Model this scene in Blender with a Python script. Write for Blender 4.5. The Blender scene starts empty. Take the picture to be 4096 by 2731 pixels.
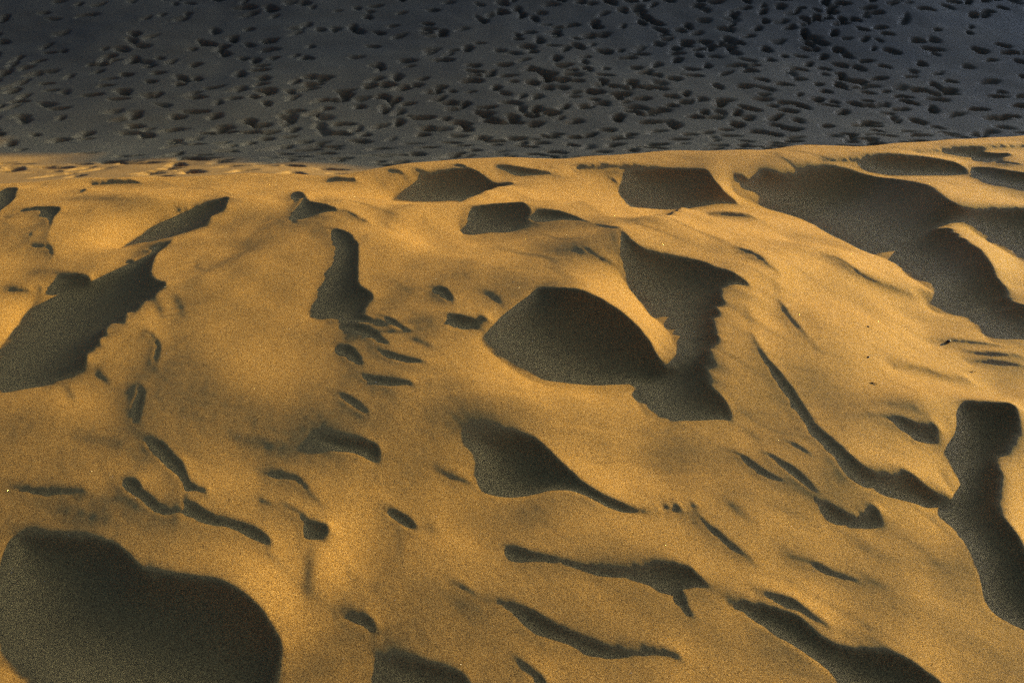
# Wind-sculpted dune crest at low sun, footprint-covered valley beyond.
# The relief of the dune is solved from hand-drawn outlines of its hollows, so that a low sun
# really throws those shadows: real geometry, one sun, one sky.
import math, random, os
import numpy as np

# ------------------------------------------------------------------ camera and sun
CAM_H = 0.90
PITCH = math.radians(32.0)
FOV = math.radians(60.0)
PW, PH = 4096.0, 2731.0
FPX = PW / 2 / math.tan(FOV / 2)
SUN_AZ = math.radians(30.0)      # direction towards the sun, measured from +X towards +Y
SUN_T = 0.20                     # tangent of the sun's elevation
SUN_EL = math.atan(SUN_T)
UX, UY = -math.cos(SUN_AZ), -math.sin(SUN_AZ)     # the way the light travels over the ground
VX, VY = -math.sin(SUN_AZ), math.cos(SUN_AZ)

def project(x, y, z):
    dz = z - CAM_H
    d = y * math.cos(PITCH) - dz * math.sin(PITCH)
    up = y * math.sin(PITCH) + dz * math.cos(PITCH)
    d = np.maximum(d, 0.05)
    return PW / 2 + FPX * x / d, PH / 2 - FPX * up / d

def unproject(px, py, z=0.0):
    a = (px - PW / 2) / FPX
    b = (PH / 2 - py) / FPX
    dy = math.cos(PITCH) + b * math.sin(PITCH)
    dz = -math.sin(PITCH) + b * math.cos(PITCH)
    t = (z - CAM_H) / dz
    return a * t, dy * t

# ------------------------------------------------------------------ outlines of the hollows
# each outline is noted in the frame of a detail study: origin and scale
CR = {'C1': (0, 560, .43537), 'C2': (1024, 560, .43537), 'C3': (2048, 500, .43537), 'C4': (3072, 500, .43537),
      'C5': (3396, 1500, .44643), 'C6': (3072, 1150, .43537),
      'R3': (0, 700, .63772), 'R4': (1366, 700, .63772), 'R5': (2730, 700, .63772),
      'R6': (0, 1700, .65768), 'R7': (1366, 1700, .65768), 'R8': (2730, 1700, .65768),
      'F': (0, 0, 1.74150)}

def P(*segs):
    out = []
    for i in range(0, len(segs), 2):
        ox, oy, k = CR[segs[i]]
        p = segs[i + 1]
        out += [(ox + k * p[j], oy + k * p[j + 1]) for j in range(0, len(p), 2)]
    return out

SHADOWS = [
 P('C1', [-60,480, 0,470, 60,448, 175,445, 140,500, 135,545, 90,585, 45,615, 0,655, -60,690]),
 P('C1', [130,665, 230,640, 350,620, 555,620, 560,645, 515,690, 490,715, 478,780, 465,820, 445,900, 432,935, 420,920, 440,850, 440,780, 425,730, 355,715, 345,690, 350,655, 250,655, 180,672]),
 P('C1', [715,492, 725,460, 780,450, 795,465, 750,480]),
 P('C1', [815,418, 870,390, 1000,378, 1230,375, 1320,405, 1180,405, 1100,412]),
 P('C1', [2110,537, 2085,600, 2082,655, 1960,725, 1885,795, 1700,890, 1550,935, 1400,975, 1200,1010, 1100,1026, 1200,955, 1350,855, 1500,745, 1530,682, 1640,665, 1840,620, 1960,580]),
 P('R3', [1110,415, 1060,440, 1000,462, 900,490, 950,487, 930,520, 860,560, 790,540, 760,600, 730,625, 640,670, 570,705, 575,665, 520,645, 440,648, 365,655, 320,690, 322,730, 190,738, 245,770, 200,830, 170,870, 90,985, 0,1090, -120,1240, -120,1400, 0,1375, 150,1355, 300,1315, 430,1255, 530,1200, 545,1165, 525,1130, 590,1080, 640,1100, 610,1030, 680,1020, 650,985, 720,940, 800,960, 770,890, 850,870, 880,810, 950,790, 990,740, 1060,690, 1000,682, 960,660, 945,620, 955,575, 970,530, 1020,480, 1070,440]),
 P('C2', [300,545, 320,505, 375,495, 430,510, 460,545, 480,580, 520,598, 600,605, 700,625, 760,648, 700,665, 600,690, 500,720, 400,750, 320,775, 265,790, 300,730, 340,670, 400,600, 428,560, 390,575, 340,600, 315,590]),
 P('C2', [635,385, 700,358, 800,350, 930,360, 880,382, 780,385]),
 P('C2', [1250,570, 1260,525, 1310,460, 1440,385, 1600,330, 1830,275, 1960,265, 2050,300, 2120,345, 2180,375, 2352,380, 2352,396, 2200,430, 2050,500, 1850,545, 1650,568, 1450,582, 1290,585]),
 P('C3', [-130,370, 0,378, 100,388, 400,440, 200,460, 0,462, -60,430]),
 P('C3', [-440,815, -310,775, -100,755, 0,745, 110,740, 150,790, 180,830, 130,890, 50,940, 0,975, -150,1000, -430,1035, -490,980, -480,900]),
 P('C3', [130,895, 180,845, 240,815, 330,808, 450,815, 560,840, 660,865, 740,900, 680,893, 600,878, 500,880, 420,885, 350,900, 260,915, 190,912]),
 # the hollow right of the bright strip
 P('C3', [990,948, 1040,985, 1100,1060, 1200,1130, 1300,1165, 1450,1200, 1700,1240, 1850,1280, 2000,1340, 2080,1378],
   'R5', [100,545, 200,570, 300,605, 400,660, 440,705, 350,680, 240,690, 230,740, 255,800, 190,830, 240,860, 170,900, 210,960, 180,1000, 240,1020, 170,1080, 150,1150, 100,1190, 165,1235, 130,1280, 200,1350, 280,1440, 320,1540, 150,1540, 0,1545],
   'R4', [2100,1545, 1960,1530, 1880,1480, 1860,1400, 1830,1340, 1740,1302, 1780,1200, 2040,1215, 2142,1215, 2125,1130, 2085,1040, 2050,960, 1950,880, 1870,780, 1800,690, 1725,575, 1745,550, 1742,400]),
 P('R4', [880,1000, 950,930, 1050,850, 1150,790, 1210,745, 1280,720, 1380,717, 1500,735, 1620,780, 1730,845, 1830,925, 1900,1000, 1950,1075, 1985,1150, 2030,1210, 2100,1240, 2000,1400, 1840,1340, 1740,1302, 1640,1300, 1500,1315, 1350,1312, 1200,1290, 1100,1230, 1000,1160, 930,1100, 880,1050]),
 P('C2', [675,850, 690,832, 740,832, 800,850, 870,885, 900,925, 940,965, 938,1050, 935,1150, 930,1250],
   'R4', [103,600, 100,690, 180,740, 200,760, 160,800, 130,860, 60,890, 0,905], 'R3', [2080,905, 1990,905, 1940,885, 1935,840, 1980,740, 2040,620, 2090,520, 2095,480, 2065,430]),
 P('R4', [645,875, 720,870, 800,890, 915,900, 850,925, 880,975, 800,960, 720,985, 655,975, 640,930]),
 P('R7', [795,105, 880,85, 1000,65, 1100,65, 1180,85, 1240,140, 1300,200, 1380,270, 1450,335, 1550,400, 1650,450, 1750,490, 1850,512, 1950,505, 2077,490, 1950,525, 1850,532, 1700,530, 1600,500, 1500,440, 1400,405, 1300,400, 1200,400, 1100,430, 1000,455, 900,455, 830,420, 785,380, 785,340, 800,320, 795,200]),
 P('R7', [-170,65, -60,85, 0,88, 100,97, 180,105, 230,140, 220,200, 140,215, 100,175, 0,160, -80,140]),
 P('R7', [230,515, 320,512, 380,545, 430,580, 470,625, 400,630, 350,600, 290,560]),
 P('R6', [860,95, 940,88, 1000,115, 1050,180, 1120,230, 1135,300, 1160,350, 1260,400, 1140,400, 1130,430, 1150,470, 1105,460, 1100,400, 1090,330, 1040,290, 980,240, 920,160]),
 P('R6', [1110,460, 1170,460, 1230,510, 1330,560, 1450,585, 1540,610, 1620,660, 1650,710, 1640,770, 1720,820, 1630,780, 1600,720, 1500,690, 1440,640, 1330,610, 1220,600, 1140,550, 1100,500]),
 P('R6', [720,315, 800,320, 860,350, 850,385, 920,430, 960,480, 1050,520, 1050,540, 960,540, 900,500, 850,450, 780,420, 730,360]),
 P('R6', [1640,470, 1750,480, 1840,530, 1890,580, 1960,600, 2010,610, 1990,650, 1920,700, 1800,700, 1810,650, 1850,600, 1800,540, 1740,500]),
 P('R6', [-60,1000, 0,890, 30,810, 80,730, 150,690, 280,690, 430,695, 580,700, 700,730, 780,790, 840,860, 880,905, 960,920, 1100,930, 1250,950, 1370,970, 1470,1020, 1580,1110, 1640,1200, 1680,1290, 1715,1320, 1700,1400, 1680,1480, 1640,1568, 1560,1700, 1200,1750, 300,1700, 160,1568, 100,1500, 40,1465, 0,1455, -60,1440]),
 P('R7', [980,740, 1060,740, 1150,770, 1280,790, 1400,820, 1480,845, 1600,860, 1750,870, 1850,855, 1980,845], 'R8', [0,850, 60,870, 130,950, 190,988, 90,985, 0,975, 10,1060, 60,1140, 90,1185, 0,1165],
   'R7', [2040,1100, 1950,1040, 1850,1000, 1740,960, 1600,930, 1500,890, 1380,850, 1280,825, 1150,815, 1080,830, 1020,830, 985,790]),
 P('R7', [640,945, 690,948, 780,990, 830,1030, 900,1060, 990,1070, 1090,1090, 1200,1150, 1300,1210, 1400,1260, 1520,1310, 1640,1350, 1750,1370, 1900,1355, 2000,1370, 2077,1400, 2077,1440, 1950,1410, 1800,1420, 1650,1440, 1550,1420, 1450,1390, 1350,1330, 1250,1290, 1150,1270, 1090,1210, 1030,1140, 950,1100, 850,1060, 760,1020, 690,980]),
 P('R7', [1030,1395, 1100,1430, 1170,1480, 1230,1530, 1270,1600, 1180,1600, 1120,1520, 1060,1460]),
 P('R7', [200,1400, 300,1430, 400,1440, 500,1450, 620,1480, 740,1510, 780,1568, 700,1650, 400,1640, 260,1500]),
 P('R7', [-60,1165, 0,1152, 80,1143, 170,1155, 205,1210, 190,1290, 150,1240, 60,1200, 0,1185]),
 P('R8', [240,1095, 330,1080, 420,1085, 520,1110, 600,1140, 680,1160, 760,1225, 850,1300, 950,1350, 1080,1385, 1200,1385, 1320,1410, 1400,1450, 1480,1510, 1560,1568, 1640,1700, 1060,1700, 930,1568, 860,1500, 760,1430, 640,1330, 540,1270, 440,1210, 360,1140, 310,1115]),
 P('R5', [430,990, 480,1070, 540,1150, 600,1220, 680,1320, 740,1420, 790,1500, 830,1568], 'R8', [860,50, 950,120, 1040,200, 1130,280, 1220,315, 1300,305, 1380,285, 1440,380, 1430,480, 1370,465, 1250,455, 1150,440, 1060,380, 980,300, 920,220, 840,130, 760,60],
   'R5', [760,1568, 700,1480, 640,1380, 570,1290, 520,1200, 470,1110, 430,1040]),
 P('R5', [640,850, 680,880, 740,950, 800,1030, 760,1010, 700,960, 660,910]),
 P('C5', [100,275, 200,335, 300,372, 400,375, 500,395, 600,440, 700,465, 790,460, 780,530, 760,590, 680,620, 610,635, 550,610, 490,540, 430,490, 390,430, 300,395, 200,350]),
 P('C5', [860,400, 960,330, 1060,275, 1200,258, 1400,270, 1490,300, 1510,400, 1490,500, 1430,590, 1370,680, 1300,740, 1290,790, 1350,860, 1330,1000, 1310,1150, 1350,1260, 1420,1330, 1500,1440],
   'R8', [2020,650, 2077,760, 2200,1000, 2200,1300, 2077,1250, 1960,1220, 1870,1180, 1810,1140, 1795,1050, 1785,950, 1785,850, 1740,780, 1660,700, 1560,620, 1460,540, 1370,465],
   'C5', [420,1080, 540,870, 640,960, 760,1060, 960,1140, 900,1010, 810,890, 860,830, 865,700, 900,600, 915,480, 880,420]),
 P('R8', [820,490, 880,470, 950,510, 1000,540, 1060,555, 1130,530, 1190,500, 1200,560, 1100,620, 1000,650, 930,640, 870,590]),
 P('C3', [2030,445, 2100,452, 2200,490], 'C4', [-80,470, 0,430, 80,438, 200,445, 330,425, 450,380, 600,365, 720,385, 900,445, 1100,485, 1300,520, 1480,560, 1560,620, 1650,690, 1780,750, 1900,775, 2100,780, 2352,775, 2600,790, 2600,1400, 2352,1270, 2200,1180, 2050,1090, 1950,1020, 1850,940, 1740,880, 1690,900, 1650,935, 1480,972, 1650,950, 1720,965, 1650,990, 1780,1005, 1700,1030, 1800,1045, 1850,1100, 1950,1160, 2050,1300, 2080,1378],
   'R5', [1960,640, 2030,720, 2020,790, 2142,830, 2300,850, 2300,1080, 2142,1040, 2050,1060, 1950,1065, 1900,1020, 1850,980, 1780,885, 1700,880, 1600,870, 1530,820, 1520,760, 1565,742, 1500,690, 1400,620, 1380,590, 1370,560],
   'C4', [1200,1270, 1000,1190, 800,1105, 600,1010, 400,890, 200,800, 0,730], 'C3', [2200,670, 2040,600, 2025,540, 2020,480]),
 P('C4', [440,330, 560,312, 740,305, 880,295, 1000,268, 1150,262, 1400,278, 1600,312, 1740,345, 1830,405, 1800,450, 1700,465, 1450,460, 1200,465, 1000,440, 900,400, 800,370, 700,345]),
 P('C4', [1840,430, 1870,395, 1950,385, 2100,402, 2352,448, 2600,480, 2600,660, 2352,600, 2250,580, 2100,555, 1950,520, 1880,480]),
 P('C4', [1250,240, 1480,240, 1750,208, 2000,193, 2352,185, 2600,180, 2600,215, 2352,215, 2200,212, 2000,215, 1970,240, 2120,258, 2240,264, 2150,310, 2130,330, 2300,350, 2352,380, 2000,338, 1750,293, 1500,255]),
 P('C3', [1020,455, 1130,440, 1250,415, 1400,405, 1650,412, 1790,412, 1830,470, 1880,530, 1960,600, 2040,650, 2080,690, 1950,690, 1800,710, 1650,750, 1500,795, 1370,812, 1250,805, 1150,770, 1060,700, 1000,640, 980,580, 1000,550, 1050,500]),
 P('C3', [875,490, 950,493, 990,550, 930,530]),
 P('C3', [540,405, 640,375, 850,357, 1000,367, 1200,378, 1300,395, 1100,405, 900,412, 700,428, 580,430]),
]

DEEP = (13, 16, 17, 18, 23, 29, 33)     # the steep bowls; the rest are shallow scoops
# fine scarps and wind creases: (points, width in photo pixels, depth of the change of light)
CREASES = [
 (P('C1', [432,935, 450,1000, 478,1060, 468,1120]), 12, -.30), (P('C1', [255,992, 400,995, 450,1015]), 7, -.22),
 (P('C1', [262,870, 285,890]), 14, -.25), (P('C1', [0,710, 90,700, 160,680]), 9, -.15), (P('C1', [0,750, 60,780, 110,795]), 7, -.12),
 (P('C1', [220,1245, 330,1240, 450,1225, 650,1215]), 8, -.16), (P('C1', [400,590, 600,550, 900,535, 1200,540, 1430,560]), 12, -.10),
 (P('C1', [1000,440, 1500,420, 2000,400, 2300,395]), 8, -.10), (P('C1', [1130,1070, 1250,1062, 1400,1020, 1600,940]), 10, -.28),
 (P('C1', [1400,975, 1600,905]), 8, .10), (P('C1', [780,690, 800,670, 880,620]), 9, -.10),
 (P('R3', [1030,690, 1180,655, 1300,610, 1450,540, 1650,440, 1850,380, 2050,350]), 13, -.24), (P('R3', [0,740, 100,738, 190,742]), 9, -.25),
 (P('R3', [340,830, 420,850, 480,900]), 26, -.05),
 (P('R3', [900,975, 960,1020, 990,1080, 970,1160, 1000,1220]), 13, -.26), (P('R3', [960,780, 1010,850, 1010,920]), 15, -.16), (P('R3', [1080,750, 1140,830, 1150,900]), 17, -.10),
 (P('R3', [590,1210, 650,1270, 700,1330]), 12, -.18), (P('R3', [870,1300, 880,1370, 860,1430, 845,1568]), 20, -.27), (P('R3', [400,1310, 450,1380, 470,1450]), 14, -.14),
 (P('C2', [760,648, 850,680, 920,720, 950,750, 1030,765]), 8, -.26), (P('C2', [1030,880, 980,930, 945,960]), 11, -.22), (P('C2', [460,900, 560,865, 690,835]), 7, -.26),
 (P('C2', [560,730, 750,715]), 6, -.12), (P('C2', [1100,370, 1200,430, 1310,465]), 8, -.14), (P('C2', [1480,250, 1700,240, 1900,235]), 5, -.10), (P('C2', [1200,290, 1340,295]), 8, -.30),
 (P('C2', [1800,240, 1930,245]), 8, -.25), (P('C2', [1440,285, 1560,292]), 6, -.25), (P('C2', [2190,245, 2280,260, 2352,262]), 12, -.28),
 (P('C3', [0,545, 200,500, 420,480, 600,510]), 8, -.15), (P('C3', [40,605, 200,560, 400,520]), 6, -.16), (P('C3', [0,770, 100,730, 220,720, 400,735]), 9, -.20), (P('C3', [520,715, 620,740, 720,780, 850,820]), 8, -.14),
 (P('C3', [740,900, 830,926, 900,935, 990,940]), 7, -.28), (P('C3', [590,1095, 680,1130, 760,1190, 850,1240, 960,1275]), 8, -.26), (P('C3', [970,1275, 1100,1250, 1250,1230]), 7, -.10),
 (P('C3', [1800,820, 1960,832, 2100,838, 2230,850]), 9, -.24), (P('C3', [2230,850, 2300,880, 2352,910]), 10, -.16), (P('C3', [1700,960, 1900,1050, 2100,1130, 2220,1170, 2352,1270]), 10, -.14),
 (P('R5', [330,450, 430,480, 500,520, 540,560, 600,590]), 10, -.24), (P('R5', [880,500, 960,515, 1040,560, 1120,620, 1220,670, 1330,710, 1430,738, 1560,742]), 9, -.27),
 (P('R5', [570,600, 590,700, 620,800]), 15, -.14), (P('R5', [600,780, 640,860, 680,900]), 14, -.20), (P('R5', [800,1030, 860,1100]), 13, -.12),
 (P('R5', [370,800, 420,900, 450,1000]), 15, -.18), (P('R5', [300,960, 400,990, 450,1010]), 12, -.12), (P('R5', [1300,1195, 1450,1210, 1560,1240, 1650,1275, 1800,1290]), 8, -.26),
 (P('R5', [1500,985, 1600,990, 1700,1000]), 7, -.18), (P('R5', [1550,1045, 1720,1050, 1850,1065, 1990,1075]), 8, -.22), (P('R5', [1760,1110, 1900,1135, 2142,1140]), 10, -.24), (P('R5', [1780,1175, 1950,1185, 2142,1200]), 11, -.22),
 (P('R5', [1400,900, 1560,905, 1700,925, 1800,940]), 7, -.13), (P('R5', [1560,850, 1480,870, 1350,880]), 7, -.10), (P('R5', [100,1180, 200,1190, 300,1220]), 14, -.14), (P('R5', [60,1210, 170,1300, 300,1340]), 16, -.12),
 (P('R4', [180,742, 350,716, 500,708, 560,715]), 8, -.28), (P('R4', [560,712, 630,728, 680,775, 700,810]), 22, -.28), (P('R4', [860,720, 940,740, 1000,800, 1010,830]), 12, -.18), (P('R4', [1000,845, 1080,820, 1150,790]), 9, -.24),
 (P('R4', [860,900, 920,900]), 10, -.20), (P('R4', [860,970, 920,985]), 12, -.24), (P('R4', [700,540, 900,550]), 9, -.06),
 (P('R4', [0,905, 100,900, 200,912]), 20, -.22), (P('R4', [0,955, 100,962, 200,1000, 260,1040, 300,1060]), 22, -.27), (P('R4', [200,1080, 290,1120, 400,1155, 530,1168]), 15, -.28), (P('R4', [220,870, 300,905, 350,945, 440,980]), 13, -.20),
 (P('R4', [420,1010, 510,1045, 600,1085]), 10, -.18), (P('R4', [-40,1100, 40,1105, 90,1150, 130,1190]), 28, -.28), (P('R4', [100,1230, 190,1280, 300,1300, 440,1297]), 18, -.27), (P('R4', [-40,1350, 40,1400, 110,1450, 180,1500]), 18, -.25),
 (P('R4', [440,1297, 600,1290]), 9, -.12),
 (P('R7', [70,360, 180,350, 350,310, 480,285, 560,270]), 15, -.24), (P('R7', [560,265, 640,305, 700,330, 790,345]), 15, -.26), (P('R7', [700,130, 795,105]), 8, -.08),
 (P('R7', [470,600, 540,620, 590,640]), 20, -.16), (P('R7', [180,520, 260,515]), 12, -.2), (P('R7', [400,1000, 520,965, 620,942]), 7, -.22), (P('R7', [620,1040, 760,1100, 900,1140]), 30, -.08), (P('R7', [1400,880, 1700,990, 1900,1030]), 25, -.10),
 (P('R6', [420,75, 560,85, 700,90, 740,110]), 14, -.18), (P('R6', [0,365, 100,385, 250,410, 400,405, 530,390]), 13, -.20), (P('R6', [640,350, 730,320]), 12, -.16), (P('R6', [1560,290, 1700,300, 1800,320, 1850,370, 1890,430, 1960,470]), 14, -.20),
 (P('R6', [1400,75, 1560,90, 1700,130]), 16, -.18), (P('R6', [1560,465, 1650,470]), 10, -.2), (P('R6', [1905,700, 1880,850, 1870,1000, 1890,1100]), 32, -.18), (P('R6', [1200,380, 1260,400]), 14, -.2), (P('R6', [280,520, 560,560, 760,620]), 40, -.06),
 (P('R6', [1900,1195, 2000,1165, 2077,1155]), 12, -.22), (P('R6', [1040,520, 1130,530]), 14, -.2),
 (P('R8', [0,490, 50,510, 110,580, 180,640, 270,720, 380,790, 470,860]), 14, -.24), (P('R8', [60,490, 60,510]), 14, -.2), (P('R8', [270,150, 350,190, 450,270, 530,320, 640,360]), 15, -.24), (P('R8', [460,160, 560,210, 650,275, 730,340, 810,400, 850,460]), 18, -.26),
 (P('R8', [615,95, 700,140, 780,185]), 12, -.24), (P('R8', [330,0, 430,60, 480,120]), 14, -.10), (P('R8', [500,500, 620,520, 760,560, 850,585]), 15, -.18), (P('R8', [600,790, 700,810, 820,850, 900,900, 1100,950]), 16, -.20),
 (P('R8', [1020,660, 1080,720, 1150,760, 1280,800]), 30, -.17), (P('R8', [1200,640, 1340,680, 1450,740, 1550,850, 1650,890]), 22, -.14), (P('R8', [1000,860, 1150,950, 1280,1000]), 22, -.12), (P('R8', [240,440, 350,540, 440,590]), 16, -.12),
 (P('R8', [420,1010, 560,1050, 680,1100, 780,1170, 900,1230]), 30, -.21), (P('R8', [900,1230, 1050,1290, 1180,1310, 1300,1400]), 16, -.14), (P('R8', [180,1110, 250,1095]), 9, -.2),
 (P('R8', [1380,330, 1440,420, 1500,500]), 9, .22), (P('C5', [1000,1170, 1300,1100]), 30, .0),
]

# broad swells of light and dusk on the open slopes: x, y, rx, ry in photo pixels, change
SWELLS = [
 # brighter, tilted towards the sun
 (420, 640, 700, 60, .10), (1750, 790, 500, 60, .18), (700, 860, 260, 120, .06), (430, 1010, 160, 130, .06), (1650, 930, 260, 90, .10),
 (2560, 820, 320, 90, .12), (3000, 900, 300, 60, .22), (3330, 1060, 280, 55, .22), (2480, 1180, 160, 110, .20), (2600, 1330, 70, 90, .14),
 (3950, 870, 220, 80, .22), (3700, 740, 200, 50, .14), (2240, 1560, 250, 40, .16), (3620, 1330, 380, 170, .10), (3900, 1580, 280, 40, .20),
 (3560, 1760, 180, 130, .10), (1350, 2240, 130, 130, .11), (2450, 1920, 200, 80, .12), (4080, 2100, 60, 140, .25), (1100, 2400, 140, 140, .12),
 (3150, 2420, 240, 120, .08), (1900, 2150, 200, 60, .06), (2700, 2080, 260, 70, .07), (3980, 1030, 100, 70, .12), (2900, 760, 60, 60, .24), (120, 1280, 120, 90, .06),
 (60, 2640, 60, 50, .15), (3500, 2130, 220, 80, .05), (3000, 2300, 160, 80, .06), (2760, 2640, 150, 70, .10),
 # duller, turned away from it
 (360, 2110, 420, 70, -.05), (1780, 2580, 330, 90, -.05), (1500, 2600, 200, 110, -.05), (2320, 2430, 260, 60, -.04), (2780, 2300, 200, 45, -.04),
 (1250, 1130, 200, 60, .05), (1700, 1290, 90, 60, -.05), (2450, 2330, 300, 50, .05), (3250, 1420, 120, 200, -.04), (3050, 1250, 90, 160, .06), (650, 1900, 300, 90, .04),
 (1000, 2250, 120, 120, .06), (2150, 2650, 300, 60, .04), (3700, 2300, 60, 200, .08), (250, 1620, 200, 50, .05), (620, 1300, 60, 140, .05),
 (520, 830, 260, 60, -.05), (700, 1450, 150, 260, -.05), (1000, 1700, 500, 120, -.05), (1900, 1650, 300, 90, -.04), (2250, 980, 200, 60, -.07),
 (2080, 1120, 200, 50, -.05), (2900, 1560, 260, 120, -.05), (3500, 1950, 200, 70, -.09), (500, 2050, 260, 80, -.06), (1850, 2450, 240, 60, -.06),
 (3320, 1560, 180, 60, -.05), (3330, 1110, 160, 50, -.06), (1350, 900, 220, 35, -.07), (1560, 2380, 260, 50, -.05), (2050, 1210, 100, 60, -.05), (2050, 900, 300, 30, -.08),
 (4000, 1720, 60, 130, -.08), (2900, 2150, 120, 160, -.04), (1400, 2660, 160, 80, -.05), (3950, 2600, 140, 120, -.05),
]
CREST = [(-700, 780), (-300, 760), (0, 748), (350, 742), (575, 738), (730, 728), (975, 706), (1115, 711), (1290, 722), (1480, 706), (1655, 672), (1830, 658), (2055, 652), (2265, 652), (2440, 647), (2578, 642), (2790, 615),
         (2960, 613), (3135, 610), (3483, 600), (3745, 583), (4096, 566), (4400, 552), (4800, 540)]

# ------------------------------------------------------------------ rasters of the outlines
RS = 0.4                                   # raster cells per photo pixel
MX, MY = 500, 400                          # margin round the frame, photo pixels
RW, RH = int((PW + 2 * MX) * RS), int((PH + 2 * MY) * RS)

def fill_poly(img, pts):
    p = np.array(pts, float)
    X = (p[:, 0] + MX) * RS - .5; Y = (p[:, 1] + MY) * RS - .5
    y0, y1 = max(0, int(Y.min())), min(RH - 1, int(Y.max()) + 1)
    X2, Y2 = np.roll(X, -1), np.roll(Y, -1)
    for sub in (0., .25, .5, .75):
        for r in range(y0, y1 + 1):
            yy = r + sub
            c = (Y <= yy) != (Y2 <= yy)
            if not c.any(): continue
            xs = np.sort(X[c] + (yy - Y[c]) / (Y2[c] - Y[c]) * (X2[c] - X[c]))
            for a, b in zip(xs[::2], xs[1::2]):
                ia, ib = max(0, int(math.ceil(a))), min(RW - 1, int(b))
                if ib >= ia: img[r, ia:ib + 1] += .25
    return img

def stroke(img, pts, width, amp, pointed=False):
    p = np.array(pts, float)
    X = (p[:, 0] + MX) * RS; Y = (p[:, 1] + MY) * RS; w = max(width * RS, 1.2)
    m = int(w * 3) + 2
    x0, x1 = max(0, int(X.min()) - m), min(RW, int(X.max()) + m)
    y0, y1 = max(0, int(Y.min()) - m), min(RH, int(Y.max()) + m)
    gx, gy = np.meshgrid(np.arange(x0, x1) + .5, np.arange(y0, y1) + .5)
    best = np.full(gx.shape, 1e9); along = np.zeros(gx.shape)
    tot = sum(math.hypot(X[i + 1] - X[i], Y[i + 1] - Y[i]) for i in range(len(X) - 1)) or 1
    run = 0; taper = np.ones(gx.shape)
    for i in range(len(X) - 1):
        dx, dy = X[i + 1] - X[i], Y[i + 1] - Y[i]; L = math.hypot(dx, dy)
        t = np.clip(((gx - X[i]) * dx + (gy - Y[i]) * dy) / (L * L), 0, 1)
        d = np.hypot(gx - X[i] - t * dx, gy - Y[i] - t * dy)
        s = (run + t * L) / tot
        k = d < best
        taper = np.where(k, np.clip(np.minimum(s, 1 - s) * 3 + .12, 0, 1), taper)
        along = np.where(k, s, along)
        best = np.where(k, d, best); run += L
    if pointed:
        we = w * .75 * (.12 + .88 * np.sin(np.pi * along) ** .8)
        img[y0:y1, x0:x1] += amp * np.exp(-(best / we) ** 2)
        return
    img[y0:y1, x0:x1] += amp * taper * np.exp(-(best / (w * .75)) ** 2)

def box_blur(a, n, ax):
    if n < 1: return a
    c = np.cumsum(np.concatenate([np.repeat(np.take(a, [0], ax), n + 1, ax), a, np.repeat(np.take(a, [-1], ax), n, ax)], ax), ax)
    k = 2 * n + 1
    if ax == 0: return (c[k:] - c[:-k]) / k
    return (c[:, k:] - c[:, :-k]) / k

def blur(a, n, times=2):
    for _ in range(times): a = box_blur(box_blur(a, n, 0), n, 1)
    return a

def sample(img, gx, gy):
    gx = np.clip(gx, 0, img.shape[1] - 1.001); gy = np.clip(gy, 0, img.shape[0] - 1.001)
    ix = gx.astype(np.int32); iy = gy.astype(np.int32); fx = gx - ix; fy = gy - iy
    return (img[iy, ix] * (1 - fx) * (1 - fy) + img[iy, ix + 1] * fx * (1 - fy) + img[iy + 1, ix] * (1 - fx) * fy + img[iy + 1, ix + 1] * fx * fy)

def lattice_noise(x, y, scale, seed):
    r = np.random.RandomState(seed); T = r.rand(256, 256)
    fx, fy = x / scale + 1000.37, y / scale + 1000.71
    ix, iy = np.floor(fx).astype(np.int64), np.floor(fy).astype(np.int64)
    tx, ty = fx - ix, fy - iy
    tx = tx * tx * tx * (tx * (6 * tx - 15) + 10); ty = ty * ty * ty * (ty * (6 * ty - 15) + 10)
    a = T[iy % 256, ix % 256]; b = T[iy % 256, (ix + 1) % 256]; c = T[(iy + 1) % 256, ix % 256]; d = T[(iy + 1) % 256, (ix + 1) % 256]
    return (a + (b - a) * tx + (c - a) * ty + (a - b - c + d) * tx * ty) * 2 - 1

B0 = .19
def chaikin(p, k=.22):
    p = np.array(p); q = np.roll(p, -1, 0)
    return np.stack([p * (1 - k) + q * k, p * k + q * (1 - k)], 1).reshape(-1, 2)

def rasters():
    m = np.zeros((RH, RW))
    deep = np.zeros((RH, RW))
    for n, p in enumerate(SHADOWS):
        p = chaikin(chaikin(p, .25), .25) if n in (5, 12) else chaikin(p, .2)
        one = np.zeros((RH, RW)); fill_poly(one, p)
        if n in DEEP: deep = np.maximum(deep, one)
        m = np.maximum(m, one)
    gx, gy = np.meshgrid(np.arange(RW) / RS - MX, np.arange(RH) / RS - MY)
    b = B0 - .06 * np.clip((gy - 1700) / 1000, 0, 1) + .16 * np.clip(1 - (gy - 600) / 1200, 0, 1) + .04 * np.clip((gx - 2000) / 2000, -.5, 1)
    for (x, y, rx, ry, d) in SWELLS:
        b += 2.8 * d * np.exp(-((gx - x) / rx) ** 2 - ((gy - y) / ry) ** 2)
    b = np.maximum(b, .105)
    cm = np.zeros((RH, RW))
    for (p, w, d) in CREASES:
        dx_, dy_ = p[-1][0] - p[0][0], p[-1][1] - p[0][1]
        if d <= -.195 and not (.04 < -dy_ / (dx_ + 1e-6) < 1.0):                       # a scarp steep enough to stand in its own shade
            one = np.zeros((RH, RW)); stroke(one, p, w * 1.35, 1.1, True); cm = np.maximum(cm, one)
            stroke(b, p, w * 2.6, d * .5)
        else: stroke(b, p, w * 1.2, max(d, -.17) * 1.4)
    m = np.maximum(m, np.clip((cm - .55) * 4 + .5, 0, 1))
    b = np.maximum(b, .0)
    return m, b, deep

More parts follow.
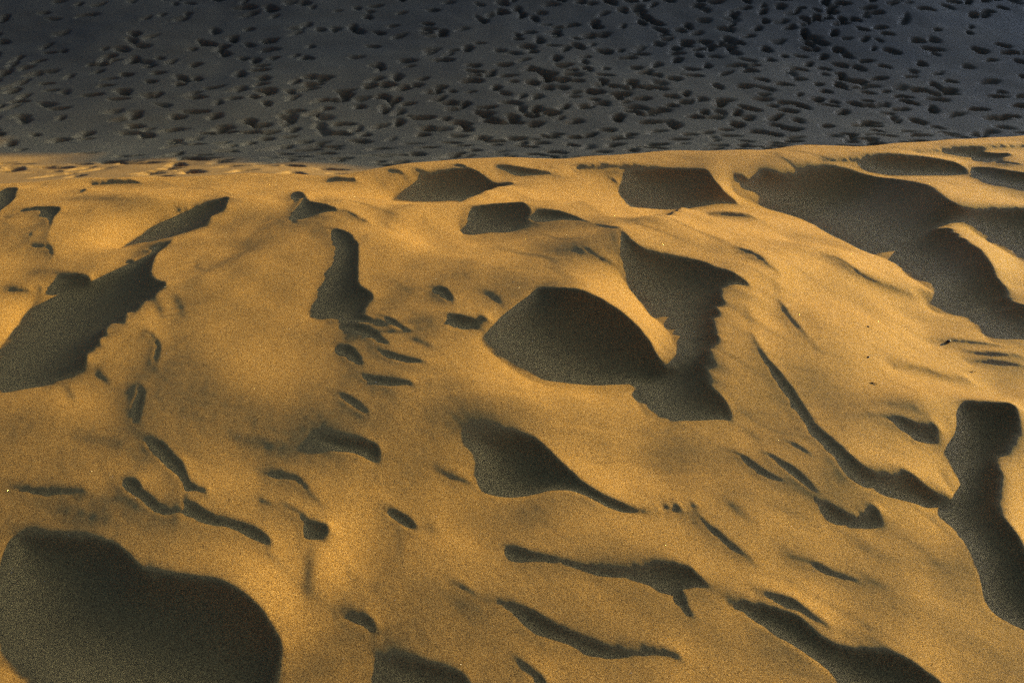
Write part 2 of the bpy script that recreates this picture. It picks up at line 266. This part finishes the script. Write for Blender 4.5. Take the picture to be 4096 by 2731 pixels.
# ------------------------------------------------------------------ the relief solver
U0, U1, V0, V1 = -2.9, 0.6, 0.02, 2.8
cr = np.array([unproject(a, b, 0.0) for a, b in CREST])
def crest_y(x): return np.interp(x, cr[:, 0], cr[:, 1]) + lattice_noise(x, x * 0, .16, 61) * .022 + lattice_noise(x, x * 0, .06, 62) * .008

def back_slope(d):
    # height behind the crest at distance d: rounds over, then falls at the angle of loose sand
    d = np.maximum(d, 0)
    return -(0.60 * d - 0.60 * .10 * (1 - np.exp(-d / .10)))

def solve(m, b, deep, DU, its, cgs, start=None, log=False, blend=.5, fix=False):
    NU, NV = int(round((U1 - U0) / DU)), int(round((V1 - V0) / DU))
    GU, GV = np.meshgrid(U0 + (np.arange(NU) + .5) * DU, V0 + (np.arange(NV) + .5) * DU)      # rows: v, columns: u
    GX, GY = GU * UX + GV * VX, GU * UY + GV * VY
    h = np.zeros((NV, NU)) if start is None else sample(start[0], (GU - U0) / start[1] - .5, (GV - V0) / start[1] - .5)
    beyond = GY - crest_y(GX)
    H0 = back_slope(beyond)
    kx, ky = np.meshgrid(np.pi * np.arange(NU) / NU, np.pi * np.arange(NV) / NV)
    lam_u, lam_v = (2 - 2 * np.cos(kx)) / DU ** 2, (2 - 2 * np.cos(ky)) / DU ** 2
    def dct2(a):      # even extension through the FFT
        e = np.concatenate([a, a[:, ::-1]], 1); e = np.fft.rfft(e, axis=1)[:, :NU]
        e = (e * np.exp(-.5j * np.pi * np.arange(NU) / NU)).real
        e = np.concatenate([e, e[::-1]], 0); e = np.fft.rfft(e, axis=0)[:NV]
        return (e * np.exp(-.5j * np.pi * np.arange(NV) / NV)[:, None]).real
    def idct2(a):
        def one(c, n):
            z = np.zeros((c.shape[0], n + 1), complex); z[:, :n] = c * np.exp(.5j * np.pi * np.arange(n) / n)
            return np.fft.irfft(z, 2 * n, axis=1)[:, :n]
        return one(one(a, NU).T, NV).T
    WV, WL = .012, 8e-5
    corr = np.zeros((NV, NU)); prev = None
    for it in range(its):
        hp = h if it == 0 or blend == 0 else hp * blend + h * (1 - blend)
        px, py = project(GX, GY, hp)
        rx, ry = (px + MX) * RS - .5, (py + MY) * RS - .5
        ms = sample(m, rx, ry); dp = sample(deep, rx, ry); bs = sample(b, rx, ry)
        q1, q2 = GX * .8 - GY * .6, GX * .6 + GY * .8
        wv = lattice_noise(GX, GY, .25, 56) * .05
        ridge = 0
        for (sc, sd, am) in ((.09, 57, .55),):      # wind scarps: thin grooves that come and go
            n1 = lattice_noise(q1 / 2.4, q2 + wv, sc, sd)
            ridge = np.maximum(ridge, am * np.clip(1 - np.abs(n1) / .10, 0, 1) * np.clip(.35 + 1.6 * lattice_noise(GX, GY, .22, sd + 20), 0, 1))
        bs = bs * (1 + .33 * lattice_noise(q1 / 2, q2, .10, 51) + .26 * lattice_noise(q1, q2, .045, 52) + .14 * lattice_noise(GX, GY, .3, 53))
        bs = bs * (1 - ridge) + .10 * np.clip(ridge * 0, 0, 1)
        inside = (px > -MX) & (px < PW + MX) & (py < PH + MY) & (beyond < 0.02) & (GY > .3)
        sh = (ms > .5) & inside
        t = np.where(inside, bs - SUN_T, 0.0)
        w = np.where(inside, 1.0, .15)
        up = np.zeros((NV, NU)); dn = np.zeros((NV, NU))
        # a shadow: the ground drops below the grazing ray and comes back up to it at the far end
        for j in range(NV):
            row = sh[j]
            if not row.any(): continue
            e = np.flatnonzero(np.diff(np.concatenate([[0], row.astype(np.int8), [0]])))
            for a, c in zip(e[::2], e[1::2]):
                n = c - a; L = n * DU
                q = np.arange(n + 1) / n
                D = (.09 + .06 * dp[j, a:c].mean()) * L / (1 + L / 1.5)
                f = q * (1 - q) ** 1.6 / .1768
                t[j, a:c] = -SUN_T - D * np.diff(f) / DU
                w[j, a:c] = 8.0 + 14 * max(0, 1 - L / .06)
                # the far side keeps climbing into the sun; the near side rounds over before the brink
                thin = max(0.0, min(1.0, 1.35 - L / .11)); dpm = dp[j, a:c].mean()
                ne = max(n, .03 / DU)
                k1 = min(NU, c + int(1.3 * ne) + 2); s1 = np.arange(k1 - c) / ne
                up[j, c:k1] += (1 - thin) * min(.26, .10 + .6 * L) * np.exp(-s1 / .35)
                k2 = min(NU, c + int(.09 / DU)); s2 = np.arange(k2 - c) * DU          # a low scarp fades out slowly below its foot
                dn[j, c:k2] = np.maximum(dn[j, c:k2], .62 * thin * np.exp(-s2 / .028))
                k0 = max(0, a - int(1.0 * ne) - 1); s0 = (a - np.arange(k0, a)) / ne
                dn[j, k0:a] = np.maximum(dn[j, k0:a], (.36 - .24 * dpm) * (1 - thin) * np.exp(-s0 / .25))
                up[j, k0:a] += .09 * thin * np.exp(-s0 / .3)
        if fix and it > 0:
            g = h + SUN_T * GU; lost = np.maximum.accumulate(g, 1) - g
            simsh = lost > 3e-4
            corr = np.where(sh & ~simsh, corr, np.where(simsh & (ms < .05) & inside, corr + np.minimum(.12, lost * 12), corr * .9))
            if log: print('mismatch', (sh & ~simsh).sum() / sh.sum(), (simsh & ~sh & inside).sum() / sh.sum())
            corr = blur(corr, 2, 1)
            t = t + corr
        lit = inside & ~sh
        near = np.clip((2.3 - GY) / .8, 0, 1)
        up = up * (.15 + .85 * near); bcap = .52 + .24 * near
        t = np.where(lit, np.minimum(t + SUN_T + np.minimum(up, .3), bcap) * (1 - dn) - SUN_T, t)
        t = np.clip(t, -.85, .85)
        w0 = np.where(inside, .25, 2.0)
        w0 = w0 + 500 * np.exp(-(beyond / .03) ** 2) + 300 * np.clip((beyond - .02) / .05, 0, 1)
        edge = np.minimum(np.minimum(GU - U0, U1 - GU), np.minimum(GV - V0, V1 - GV))
        w0 = w0 + 200 * np.clip(1 - edge / .15, 0, 1)
        wm = (w[:, 1:] + w[:, :-1]) / 2; tm = (t[:, 1:] + t[:, :-1]) / 2
        def A(x):
            y = w0 * x
            gu = wm * (x[:, 1:] - x[:, :-1]) / DU ** 2
            y[:, 1:] += gu; y[:, :-1] -= gu
            gv = WV * (x[1:] - x[:-1]) / DU ** 2
            y[1:] += gv; y[:-1] -= gv
            lv = WL * (x[2:] - 2 * x[1:-1] + x[:-2]) / DU ** 4
            y[1:-1] -= 2 * lv; y[2:] += lv; y[:-2] += lv
            return y
        rhs = w0 * H0
        gu = wm * tm / DU
        rhs[:, 1:] += gu; rhs[:, :-1] -= gu
        pre = 2.2 * lam_u + WV * lam_v + WL * lam_v ** 2 + 3.0
        n2 = float(4 * NU * NV)
        r = rhs - A(h); z = idct2(dct2(r) / pre); z *= (r * r).sum() ** 0; pdir = z.copy(); rz = (r * z).sum(); r0 = np.sqrt((r * r).sum())
        for k in range(cgs):
            Ap = A(pdir); al = rz / (pdir * Ap).sum()
            h = h + al * pdir; r = r - al * Ap
            if np.sqrt((r * r).sum()) < 1e-4 * r0: break
            z = idct2(dct2(r) / pre); rz2 = (r * z).sum(); pdir = z + rz2 / rz * pdir; rz = rz2
        if log: print('iter', it, 'shift', np.abs(h - hp)[inside].mean(), 'cg', k, 'res', np.sqrt((r * r).sum()) / r0, 'h', h.min(), h.max())
    return (hp * blend + h * (1 - blend)) if 0 < blend < 1 else h
SKY, EXPO, DUST, OZ = .14, .80, 10.0, 6.3
SUNC = (1.0, .72, .12)
DUNEC = (.075, .040, .011), (.44, .232, .050), (.95, .54, .125)
# ------------------------------------------------------------------ Blender
import bpy, bmesh
scene = bpy.context.scene
col = scene.collection

m_, b_, d_ = rasters()
C_DU, F_DU = .012, .003
hc = solve(m_, b_, d_, C_DU, 44, 30, None, False, .8)
HF = solve(m_, b_, d_, F_DU, 2, 50, (hc, C_DU), False, 1.0, True)

def relief(x, y):
    u = x * UX + y * UY; v = x * VX + y * VY
    gu, gv = (u - U0) / F_DU - .5, (v - V0) / F_DU - .5
    h = cubic(HF, gu, gv)
    out = back_slope(y - crest_y(x))
    e = np.minimum(np.minimum(u - U0, U1 - u), np.minimum(v - V0, V1 - v))
    k = np.clip(e / .12, 0, 1); k = k * k * (3 - 2 * k)
    far = np.hypot(x, y - 1.4)
    soft = lattice_noise(x, y, .9, 5) * .03 + lattice_noise(x + .3 * y, y, .35, 6) * .012
    z = h * k + (out + soft * np.clip((far - 1.6) / 2, 0, 1)) * (1 - k)
    near = np.clip(1 - (far - 1.5) / 2.5, 0, 1)
    a = .5 - .6 * np.clip((x + .6) / 1.6, 0, 1)                                          # wind ripples and streaks, a few tenths of a millimetre high
    p, q = x * np.cos(a) + (y - 1.6) * np.sin(a), -x * np.sin(a) + (y - 1.6) * np.cos(a)
    wob = lattice_noise(x, y, .11, 31) * .03
    patchy = np.clip(.45 + 1.5 * lattice_noise(x, y, .28, 33), .15, 1.6)
    z = z + near * (lattice_noise(p / 5, q + wob, .017, 32) * .00045 * patchy + lattice_noise(p / 2, q, .045, 34) * .0003
                    + lattice_noise(x, y, .011, 35) * .00012 + lattice_noise(x, y, .16, 36) * .0006)
    return np.maximum(z, -3.4)

def cubic(img, gx, gy):
    gx = np.clip(gx, 1, img.shape[1] - 3.001); gy = np.clip(gy, 1, img.shape[0] - 3.001)
    ix = gx.astype(np.int32); iy = gy.astype(np.int32); fx = gx - ix; fy = gy - iy
    def wts(t): return [((1 - t) ** 3) / 6, (3 * t ** 3 - 6 * t * t + 4) / 6, (-3 * t ** 3 + 3 * t * t + 3 * t + 1) / 6, t ** 3 / 6]
    wx, wy = wts(fx), wts(fy); out = 0
    for j in range(4):
        r = 0
        for i in range(4): r = r + img[iy + j - 1, ix + i - 1] * wx[i]
        out = out + r * wy[j]
    return out

def axis(a, b, lo, hi, step, grow=1.12, stepf=None):
    mid = [a]
    while mid[-1] < b: mid.append(mid[-1] + (stepf(mid[-1]) if stepf else step))
    left = []; s = mid[1] - mid[0]; x = a
    while x > lo: s *= grow; x -= s; left.append(x)
    right = []; s = mid[-1] - mid[-2]; x = mid[-1]
    while x < hi: s *= grow; x += s; right.append(x)
    return np.array(left[::-1] + mid + right)

def sheet(name, xs, ys, fn, mat):
    X, Y = np.meshgrid(xs, ys); Z = fn(X, Y)
    nx, ny = len(xs), len(ys)
    me = bpy.data.meshes.new(name)
    me.vertices.add(nx * ny)
    me.vertices.foreach_set('co', np.stack([X, Y, Z], -1).astype(np.float32).ravel())
    i = (np.arange(ny - 1)[:, None] * nx + np.arange(nx - 1)[None, :]).ravel()
    q = np.stack([i, i + 1, i + nx + 1, i + nx], -1).astype(np.int32)
    n = len(q)
    me.loops.add(n * 4); me.loops.foreach_set('vertex_index', q.ravel())
    me.polygons.add(n); me.polygons.foreach_set('loop_start', np.arange(n, dtype=np.int32) * 4)
    me.polygons.foreach_set('use_smooth', np.ones(n, bool))
    me.update(calc_edges=True)
    o = bpy.data.objects.new(name, me); col.objects.link(o); me.materials.append(mat)
    return o

# ------------------------------------------------------------------ materials
def sand(name, dark, mid, light, grain, bump, patch=(3.0, .86, 1.1), blend=False):
    mt = bpy.data.materials.new(name); mt.use_nodes = True
    nt = mt.node_tree; N = nt.nodes; L = nt.links
    bs = N['Principled BSDF']; bs.inputs['Roughness'].default_value = .75
    bs.inputs['Specular IOR Level'].default_value = .25
    geo = N.new('ShaderNodeNewGeometry')
    def noise(scale, detail=2, rough=.5):
        n = N.new('ShaderNodeTexNoise'); n.inputs['Scale'].default_value = scale; n.inputs['Detail'].default_value = detail
        n.inputs['Roughness'].default_value = rough; L.new(geo.outputs['Position'], n.inputs['Vector']); return n
    g = noise(grain, 3, .7); g2 = noise(grain * .45, 1, .5)
    mixg = N.new('ShaderNodeMix'); mixg.data_type = 'FLOAT'; mixg.inputs[0].default_value = .12
    L.new(g.outputs['Fac'], mixg.inputs[2]); L.new(g2.outputs['Fac'], mixg.inputs[3])
    rp = N.new('ShaderNodeValToRGB'); e = rp.color_ramp.elements
    e[0].position = .41; e[0].color = (*dark, 1); e[1].position = .60; e[1].color = (*light, 1)
    k = e.new(.5); k.color = (*mid, 1)
    L.new(mixg.outputs[0], rp.inputs['Fac'])
    big = noise(patch[0], 4, .55)                                   # patches of darker, heavier grains
    mp = N.new('ShaderNodeMapRange'); mp.inputs['From Min'].default_value = .3; mp.inputs['From Max'].default_value = .7
    mp.inputs['To Min'].default_value = patch[1]; mp.inputs['To Max'].default_value = patch[2]; L.new(big.outputs['Fac'], mp.inputs['Value'])
    mul = N.new('ShaderNodeVectorMath'); mul.operation = 'SCALE'
    L.new(rp.outputs['Color'], mul.inputs[0]); L.new(mp.outputs['Result'], mul.inputs['Scale'])
    out = mul.outputs['Vector']
    if blend:            # painted light: golden tint at the sunlit strip, shade darkening farther out in Y
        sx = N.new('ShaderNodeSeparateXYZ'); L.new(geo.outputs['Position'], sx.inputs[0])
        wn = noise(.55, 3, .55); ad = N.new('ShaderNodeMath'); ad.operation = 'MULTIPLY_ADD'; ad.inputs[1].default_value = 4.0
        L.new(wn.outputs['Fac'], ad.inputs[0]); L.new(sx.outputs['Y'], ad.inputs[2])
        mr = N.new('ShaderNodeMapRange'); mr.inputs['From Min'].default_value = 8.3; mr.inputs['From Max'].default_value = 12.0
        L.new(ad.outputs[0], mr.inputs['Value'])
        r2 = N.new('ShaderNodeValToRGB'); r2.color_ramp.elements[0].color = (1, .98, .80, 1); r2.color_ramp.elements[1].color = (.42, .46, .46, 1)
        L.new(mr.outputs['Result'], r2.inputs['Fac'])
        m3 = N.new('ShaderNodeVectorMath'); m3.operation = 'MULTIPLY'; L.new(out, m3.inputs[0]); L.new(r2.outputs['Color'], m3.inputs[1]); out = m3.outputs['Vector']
    L.new(out, bs.inputs['Base Color'])
    b1 = N.new('ShaderNodeBump'); b1.inputs['Strength'].default_value = 1; b1.inputs['Distance'].default_value = bump
    L.new(g.outputs['Fac'], b1.inputs['Height']); L.new(b1.outputs['Normal'], bs.inputs['Normal'])
    return mt

dune_mat = sand('dune_sand', *DUNEC, 1050, .0014)
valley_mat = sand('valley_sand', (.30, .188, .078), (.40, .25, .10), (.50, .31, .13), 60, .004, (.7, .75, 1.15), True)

# ------------------------------------------------------------------ the dune
xs = axis(-1.75, 2.0, -60, 60, .0026)
ys = axis(.48, 2.9, -60, 14, .002, stepf=lambda y: .0013 + .0011 * max(0, y - .5))
dune = sheet('dune', xs, ys, relief, dune_mat); dune['kind'] = 'structure'
dune['label'] = 'golden wind-carved crest of a sand dune with hollows in low sun'

# ------------------------------------------------------------------ the valley with its footprints
VZ = -1.6
vx = axis(-8.2, 8.6, -300, 300, .022, 1.15)
vy = axis(4.2, 13.8, -300, 400, .02, 1.15, stepf=lambda y: .014 + .0016 * (y - 4.2))
rng = random.Random(11)
prints = []
def trail(x, y, ang, n, step=.34, jit=.05):
    for i in range(n):
        s = 1 if i % 2 else -1
        prints.append((x - math.sin(ang) * .09 * s + rng.gauss(0, jit), y + math.cos(ang) * .09 * s + rng.gauss(0, jit), ang + rng.gauss(0, .25), rng.uniform(.75, 1.2), rng.uniform(.5, 1.15)))
        ang += rng.gauss(0, .06); x += math.cos(ang) * step * rng.uniform(.8, 1.2); y += math.sin(ang) * step * rng.uniform(.8, 1.2)
for i in range(44):
    trail(rng.uniform(-2.2, 7), rng.uniform(5, 12.5), rng.uniform(0, 2 * math.pi), rng.randint(14, 30))
for i in range(5):
    trail(rng.uniform(-5, -1), rng.uniform(5, 7), rng.uniform(1.2, 2.1), rng.randint(10, 18))
for i in range(3):
    trail(rng.uniform(-3, 0), rng.uniform(5, 7.5), rng.uniform(-.3, .6), rng.randint(14, 24))
for i in range(1500):
    x, y = (rng.gauss(1.5, 3.2) if rng.random() < .5 else rng.uniform(-5.5, 8)), rng.uniform(4.8, 13)
    prints.append((x, y, rng.uniform(0, 3.14), rng.uniform(.6, 1.25), rng.uniform(.3, 1.0)))

kept = []
for p in prints:
    if all(abs(p[0] - q[0]) > .12 or abs(p[1] - q[1]) > .10 for q in kept): kept.append(p)
prints = kept


def valley(X, Y):
    Z = VZ + lattice_noise(X, Y, 2.6, 21) * .05 + lattice_noise(X, Y, .7, 22) * .018 + lattice_noise(X, Y, .22, 23) * .007
    Z += .03 * np.clip(Y - 8, 0, 6) ** 2 + .13 * np.clip(7.6 - Y, 0, 3) ** 1.5
    fade = np.exp(-np.maximum(0, np.hypot(X, Y - 8) - 30) / 60)
    Z = VZ + (Z - VZ) * fade
    for (px, py, a, s, dp) in prints:
        i0, i1 = np.searchsorted(X[0], [px - .45, px + .45]); j0, j1 = np.searchsorted(Y[:, 0], [py - .45, py + .45])
        if i1 <= i0 or j1 <= j0: continue
        x = X[j0:j1, i0:i1] - px; y = Y[j0:j1, i0:i1] - py
        u = (x * math.cos(a) + y * math.sin(a)) / (.072 * s); v = (-x * math.sin(a) + y * math.cos(a)) / (.044 * s)
        r = np.sqrt(u * u + v * v) * (1 + .16 * np.sin(2 * np.arctan2(v, u) + px * 40) + .10 * np.sin(3 * np.arctan2(v, u) + py * 30) + .18 * lattice_noise(x + px, y + py, .05, 77))
        Z[j0:j1, i0:i1] += dp * (-.15 * np.exp(-r ** 3) + .005 * np.exp(-((r - 1.35) / .35) ** 2))
    return Z
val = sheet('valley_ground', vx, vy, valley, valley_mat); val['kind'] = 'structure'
val['label'] = 'shaded sand flat pitted with footprints behind the crest'

# the tall dune, out of the frame, whose shadow lies over the flat
def edge_point(px, py):
    z = VZ
    for _ in range(60):
        x, y = unproject(px, py, z); z = z * .7 + .3 * (VZ + .13 * min(3, max(0, 7.6 - y)) ** 1.5)
    return np.array([x, y]), z
(b0, z0), (b1, z1) = edge_point(0, 622), edge_point(1300, 690)
SD = np.array([math.cos(SUN_AZ), math.sin(SUN_AZ)])
D = 36.0
edge_dir = (b1 - b0) / np.linalg.norm(b1 - b0)
nrm = np.array([-edge_dir[1], edge_dir[0]])
if nrm @ SD < 0: nrm = -nrm
c0 = b0 + SD * D
perp = nrm @ SD
RH_ = D * SUN_T
def tall(X, Y):
    d = (X - c0[0]) * nrm[0] + (Y - c0[1]) * nrm[1]
    t = (X - c0[0]) * edge_dir[0] + (Y - c0[1]) * edge_dir[1]
    top = z0 + RH_ + (z1 - z0) / np.linalg.norm(b1 - b0) * np.clip(t, -6, 6)
    z = np.where(d < 0, top + d * .60, top - d * .22)
    return np.maximum(z, VZ - 1.0)
tx = axis(-60, 90, -90, 130, 1.0, 1.2); ty = axis(5, 70, 0, 90, .5, 1.2)
big = sheet('unseen_tall_dune', tx, ty, tall, valley_mat); big['kind'] = 'structure'
big['label'] = 'unseen tall sand dune beyond the flat'

# ------------------------------------------------------------------ small things lying on the sand
from mathutils import Vector
def plain(name, c, rough=.7, metal=0.0):
    mt = bpy.data.materials.new(name); mt.use_nodes = True; b = mt.node_tree.nodes['Principled BSDF']
    n = mt.node_tree.nodes.new('ShaderNodeTexNoise'); n.inputs['Scale'].default_value = 900
    r = mt.node_tree.nodes.new('ShaderNodeValToRGB'); r.color_ramp.elements[0].color = (*[k * .6 for k in c], 1); r.color_ramp.elements[1].color = (*[k * 1.3 for k in c], 1)
    mt.node_tree.links.new(n.outputs['Fac'], r.inputs['Fac']); mt.node_tree.links.new(r.outputs['Color'], b.inputs['Base Color'])
    b.inputs['Roughness'].default_value = rough; b.inputs['Metallic'].default_value = metal; return mt

def ground_at(px, py):
    z = 0.0
    for _ in range(40):
        x, y = unproject(px, py, z)
        z2 = float(relief(np.array([[x]]), np.array([[y]]))[0, 0]); z = z * .6 + z2 * .4
    return x, y, z

def mesh_obj(name, verts, faces, mat, smooth=True):
    me = bpy.data.meshes.new(name); me.from_pydata(verts, [], faces); me.update()
    for p in me.polygons: p.use_smooth = smooth
    o = bpy.data.objects.new(name, me); col.objects.link(o); me.materials.append(mat); return o

bark = plain('dry_bark', (.020, .014, .010)); stone = plain('dark_stone', (.03, .025, .022), .5)
def twig(px, py, length, ang, bend, label, seed):
    r = random.Random(seed); x, y, z = ground_at(px, py)
    vs, fs = [], []; n = 7
    for i in range(n):
        t = i / (n - 1); rad = length * .075 * (1 - .55 * t) * r.uniform(.8, 1.2)
        cx, cy, cz = (t - .5) * length, bend * length * math.sin(t * 3.1), rad * .8 + length * .10 * t * t
        for k in range(6):
            a = k * math.pi / 3
            vs.append((cx, cy + rad * math.cos(a), cz + rad * math.sin(a)))
        if i:
            for k in range(6): fs.append(((i - 1) * 6 + k, (i - 1) * 6 + (k + 1) % 6, i * 6 + (k + 1) % 6, i * 6 + k))
    fs.append(tuple(range(5, -1, -1))); fs.append(tuple(range(n * 6 - 6, n * 6)))
    m = len(vs)                                   # a broken side shoot
    for (dx, rad) in ((0, .05), (.16, .02)):
        for k in range(4):
            a = k * math.pi / 2
            vs.append((length * (.05 + dx * .8) , length * (bend * .8 + dx) + 0, length * (.06 + rad * math.sin(a) + dx * .5)) if k % 2 else (length * (.05 + dx * .8 + rad * math.cos(a)), length * (bend * .8 + dx), length * (.06 + dx * .5)))
    for k in range(4): fs.append((m + k, m + (k + 1) % 4, m + 4 + (k + 1) % 4, m + 4 + k))
    o = mesh_obj('twig', vs, fs, bark); o.location = (x, y, z); o.rotation_euler = (0, 0, ang)
    o['label'] = label; o['category'] = 'twig'; o['group'] = 'bits of dry twig lying on the sand'
C6 = lambda a, b: (3072 + a * .43537, 1150 + b * .43537)
twig(*C6(972, 885), .011, -.7, .12, 'short black twig fragment lying diagonally on the golden slope, nearest of the three', 1)
twig(*C6(1870, 778), .013, .05, .05, 'thin dark twig fragment lying level under the right edge ripples', 2)
twig(321, 1099, .010, .3, .15, 'tiny dark twig fragment above the dark hollow at the far left', 3)

def pebble(px, py, size, label, seed):
    x, y, z = ground_at(px, py); bm = bmesh.new(); bmesh.ops.create_icosphere(bm, subdivisions=2, radius=size)
    r = random.Random(seed); f = [r.uniform(.7, 1.2) for _ in range(3)]
    for v in bm.verts:
        k = r.uniform(.88, 1.1); v.co = Vector((v.co.x * f[0] * k * 1.2, v.co.y * f[1] * k, max(v.co.z, -size * .5) * f[2] * k * .7))
    me = bpy.data.meshes.new('pebble'); bm.to_mesh(me); bm.free(); o = bpy.data.objects.new('pebble', me); col.objects.link(o); me.materials.append(stone)
    o.location = (x, y, z + size * .3); o['label'] = label; o['category'] = 'pebble'; o['group'] = 'dark pebbles on the golden slope'
pebble(*C6(1660, 498), .0045, 'dark pebble standing on a thin ripple line below the big right shadow', 4)
pebble(*C6(922, 640), .0020, 'very small dark pebble just above the diagonal twig', 5)
pebble(*C6(920, 360), .0018, 'very small dark pebble highest up the bright open slope', 6)

# quartz grains that catch the sun
rg = np.random.RandomState(8); NG = 3200
gx_ = rg.uniform(-1.3, 1.6, NG * 2); gy_ = rg.uniform(.6, 2.4, NG * 2)
ok = np.abs(gx_) < .25 + gy_ * .62; gx_, gy_ = gx_[ok][:NG], gy_[ok][:NG]; NG = len(gx_)
gz_ = relief(gx_[None, :], gy_[None, :])[0]
base = np.array([(1, 0, 0), (-1, 0, 0), (0, 1, 0), (0, -1, 0), (0, 0, 1), (0, 0, -1)], float)
fc = np.array([(0, 2, 4), (2, 1, 4), (1, 3, 4), (3, 0, 4), (2, 0, 5), (1, 2, 5), (3, 1, 5), (0, 3, 5)])
V = np.empty((NG, 6, 3))
for i in range(NG):
    q, _ = np.linalg.qr(rg.randn(3, 3)); s_ = rg.uniform(.00022, .00045)
    V[i] = (base * rg.uniform(.6, 1.2, 3)) @ q * s_ + (gx_[i], gy_[i], gz_[i] + s_ * .5)
quartz = plain('quartz', (.75, .66, .48), .22, .85)
gl = mesh_obj('glinting_grains', V.reshape(-1, 3).tolist(), (fc[None] + 6 * np.arange(NG)[:, None, None]).reshape(-1, 3).tolist(), quartz, False)
gl['kind'] = 'stuff'; gl['label'] = 'scattered quartz grains glinting on the lit sand'; gl['category'] = 'sand grains'

# ------------------------------------------------------------------ light
w = bpy.data.worlds.new('World'); scene.world = w; w.use_nodes = True
nt = w.node_tree; bg = nt.nodes['Background']
sky = nt.nodes.new('ShaderNodeTexSky'); sky.sky_type = 'NISHITA'; sky.sun_disc = False
sky.sun_elevation = SUN_EL; sky.sun_rotation = math.pi / 2 - SUN_AZ
sky.air_density = .35; sky.dust_density = DUST; sky.ozone_density = OZ
nt.links.new(sky.outputs['Color'], bg.inputs['Color']); bg.inputs['Strength'].default_value = SKY
sl = bpy.data.lights.new('sun', 'SUN'); sl.energy = 4; sl.angle = math.radians(.3); sl.color = SUNC
so = bpy.data.objects.new('sun', sl); col.objects.link(so)
d = Vector((math.cos(SUN_AZ) * math.cos(SUN_EL), math.sin(SUN_AZ) * math.cos(SUN_EL), math.sin(SUN_EL)))
so.rotation_euler = d.to_track_quat('Z', 'Y').to_euler()

# ------------------------------------------------------------------ camera
cd = bpy.data.cameras.new('camera'); co = bpy.data.objects.new('camera', cd); col.objects.link(co)
co.location = (0, 0, CAM_H); co.rotation_euler = (math.pi / 2 - PITCH, 0, 0)
cd.sensor_width = 36; cd.angle = FOV; cd.clip_start = .02; cd.clip_end = 2000
cd.dof.use_dof = True; cd.dof.focus_distance = 1.5; cd.dof.aperture_fstop = 11
scene.camera = co
scene.cycles.use_denoising = False
vs = scene.view_settings; vs.view_transform = 'Standard'; vs.look = 'None'; vs.gamma = 1; vs.exposure = EXPO
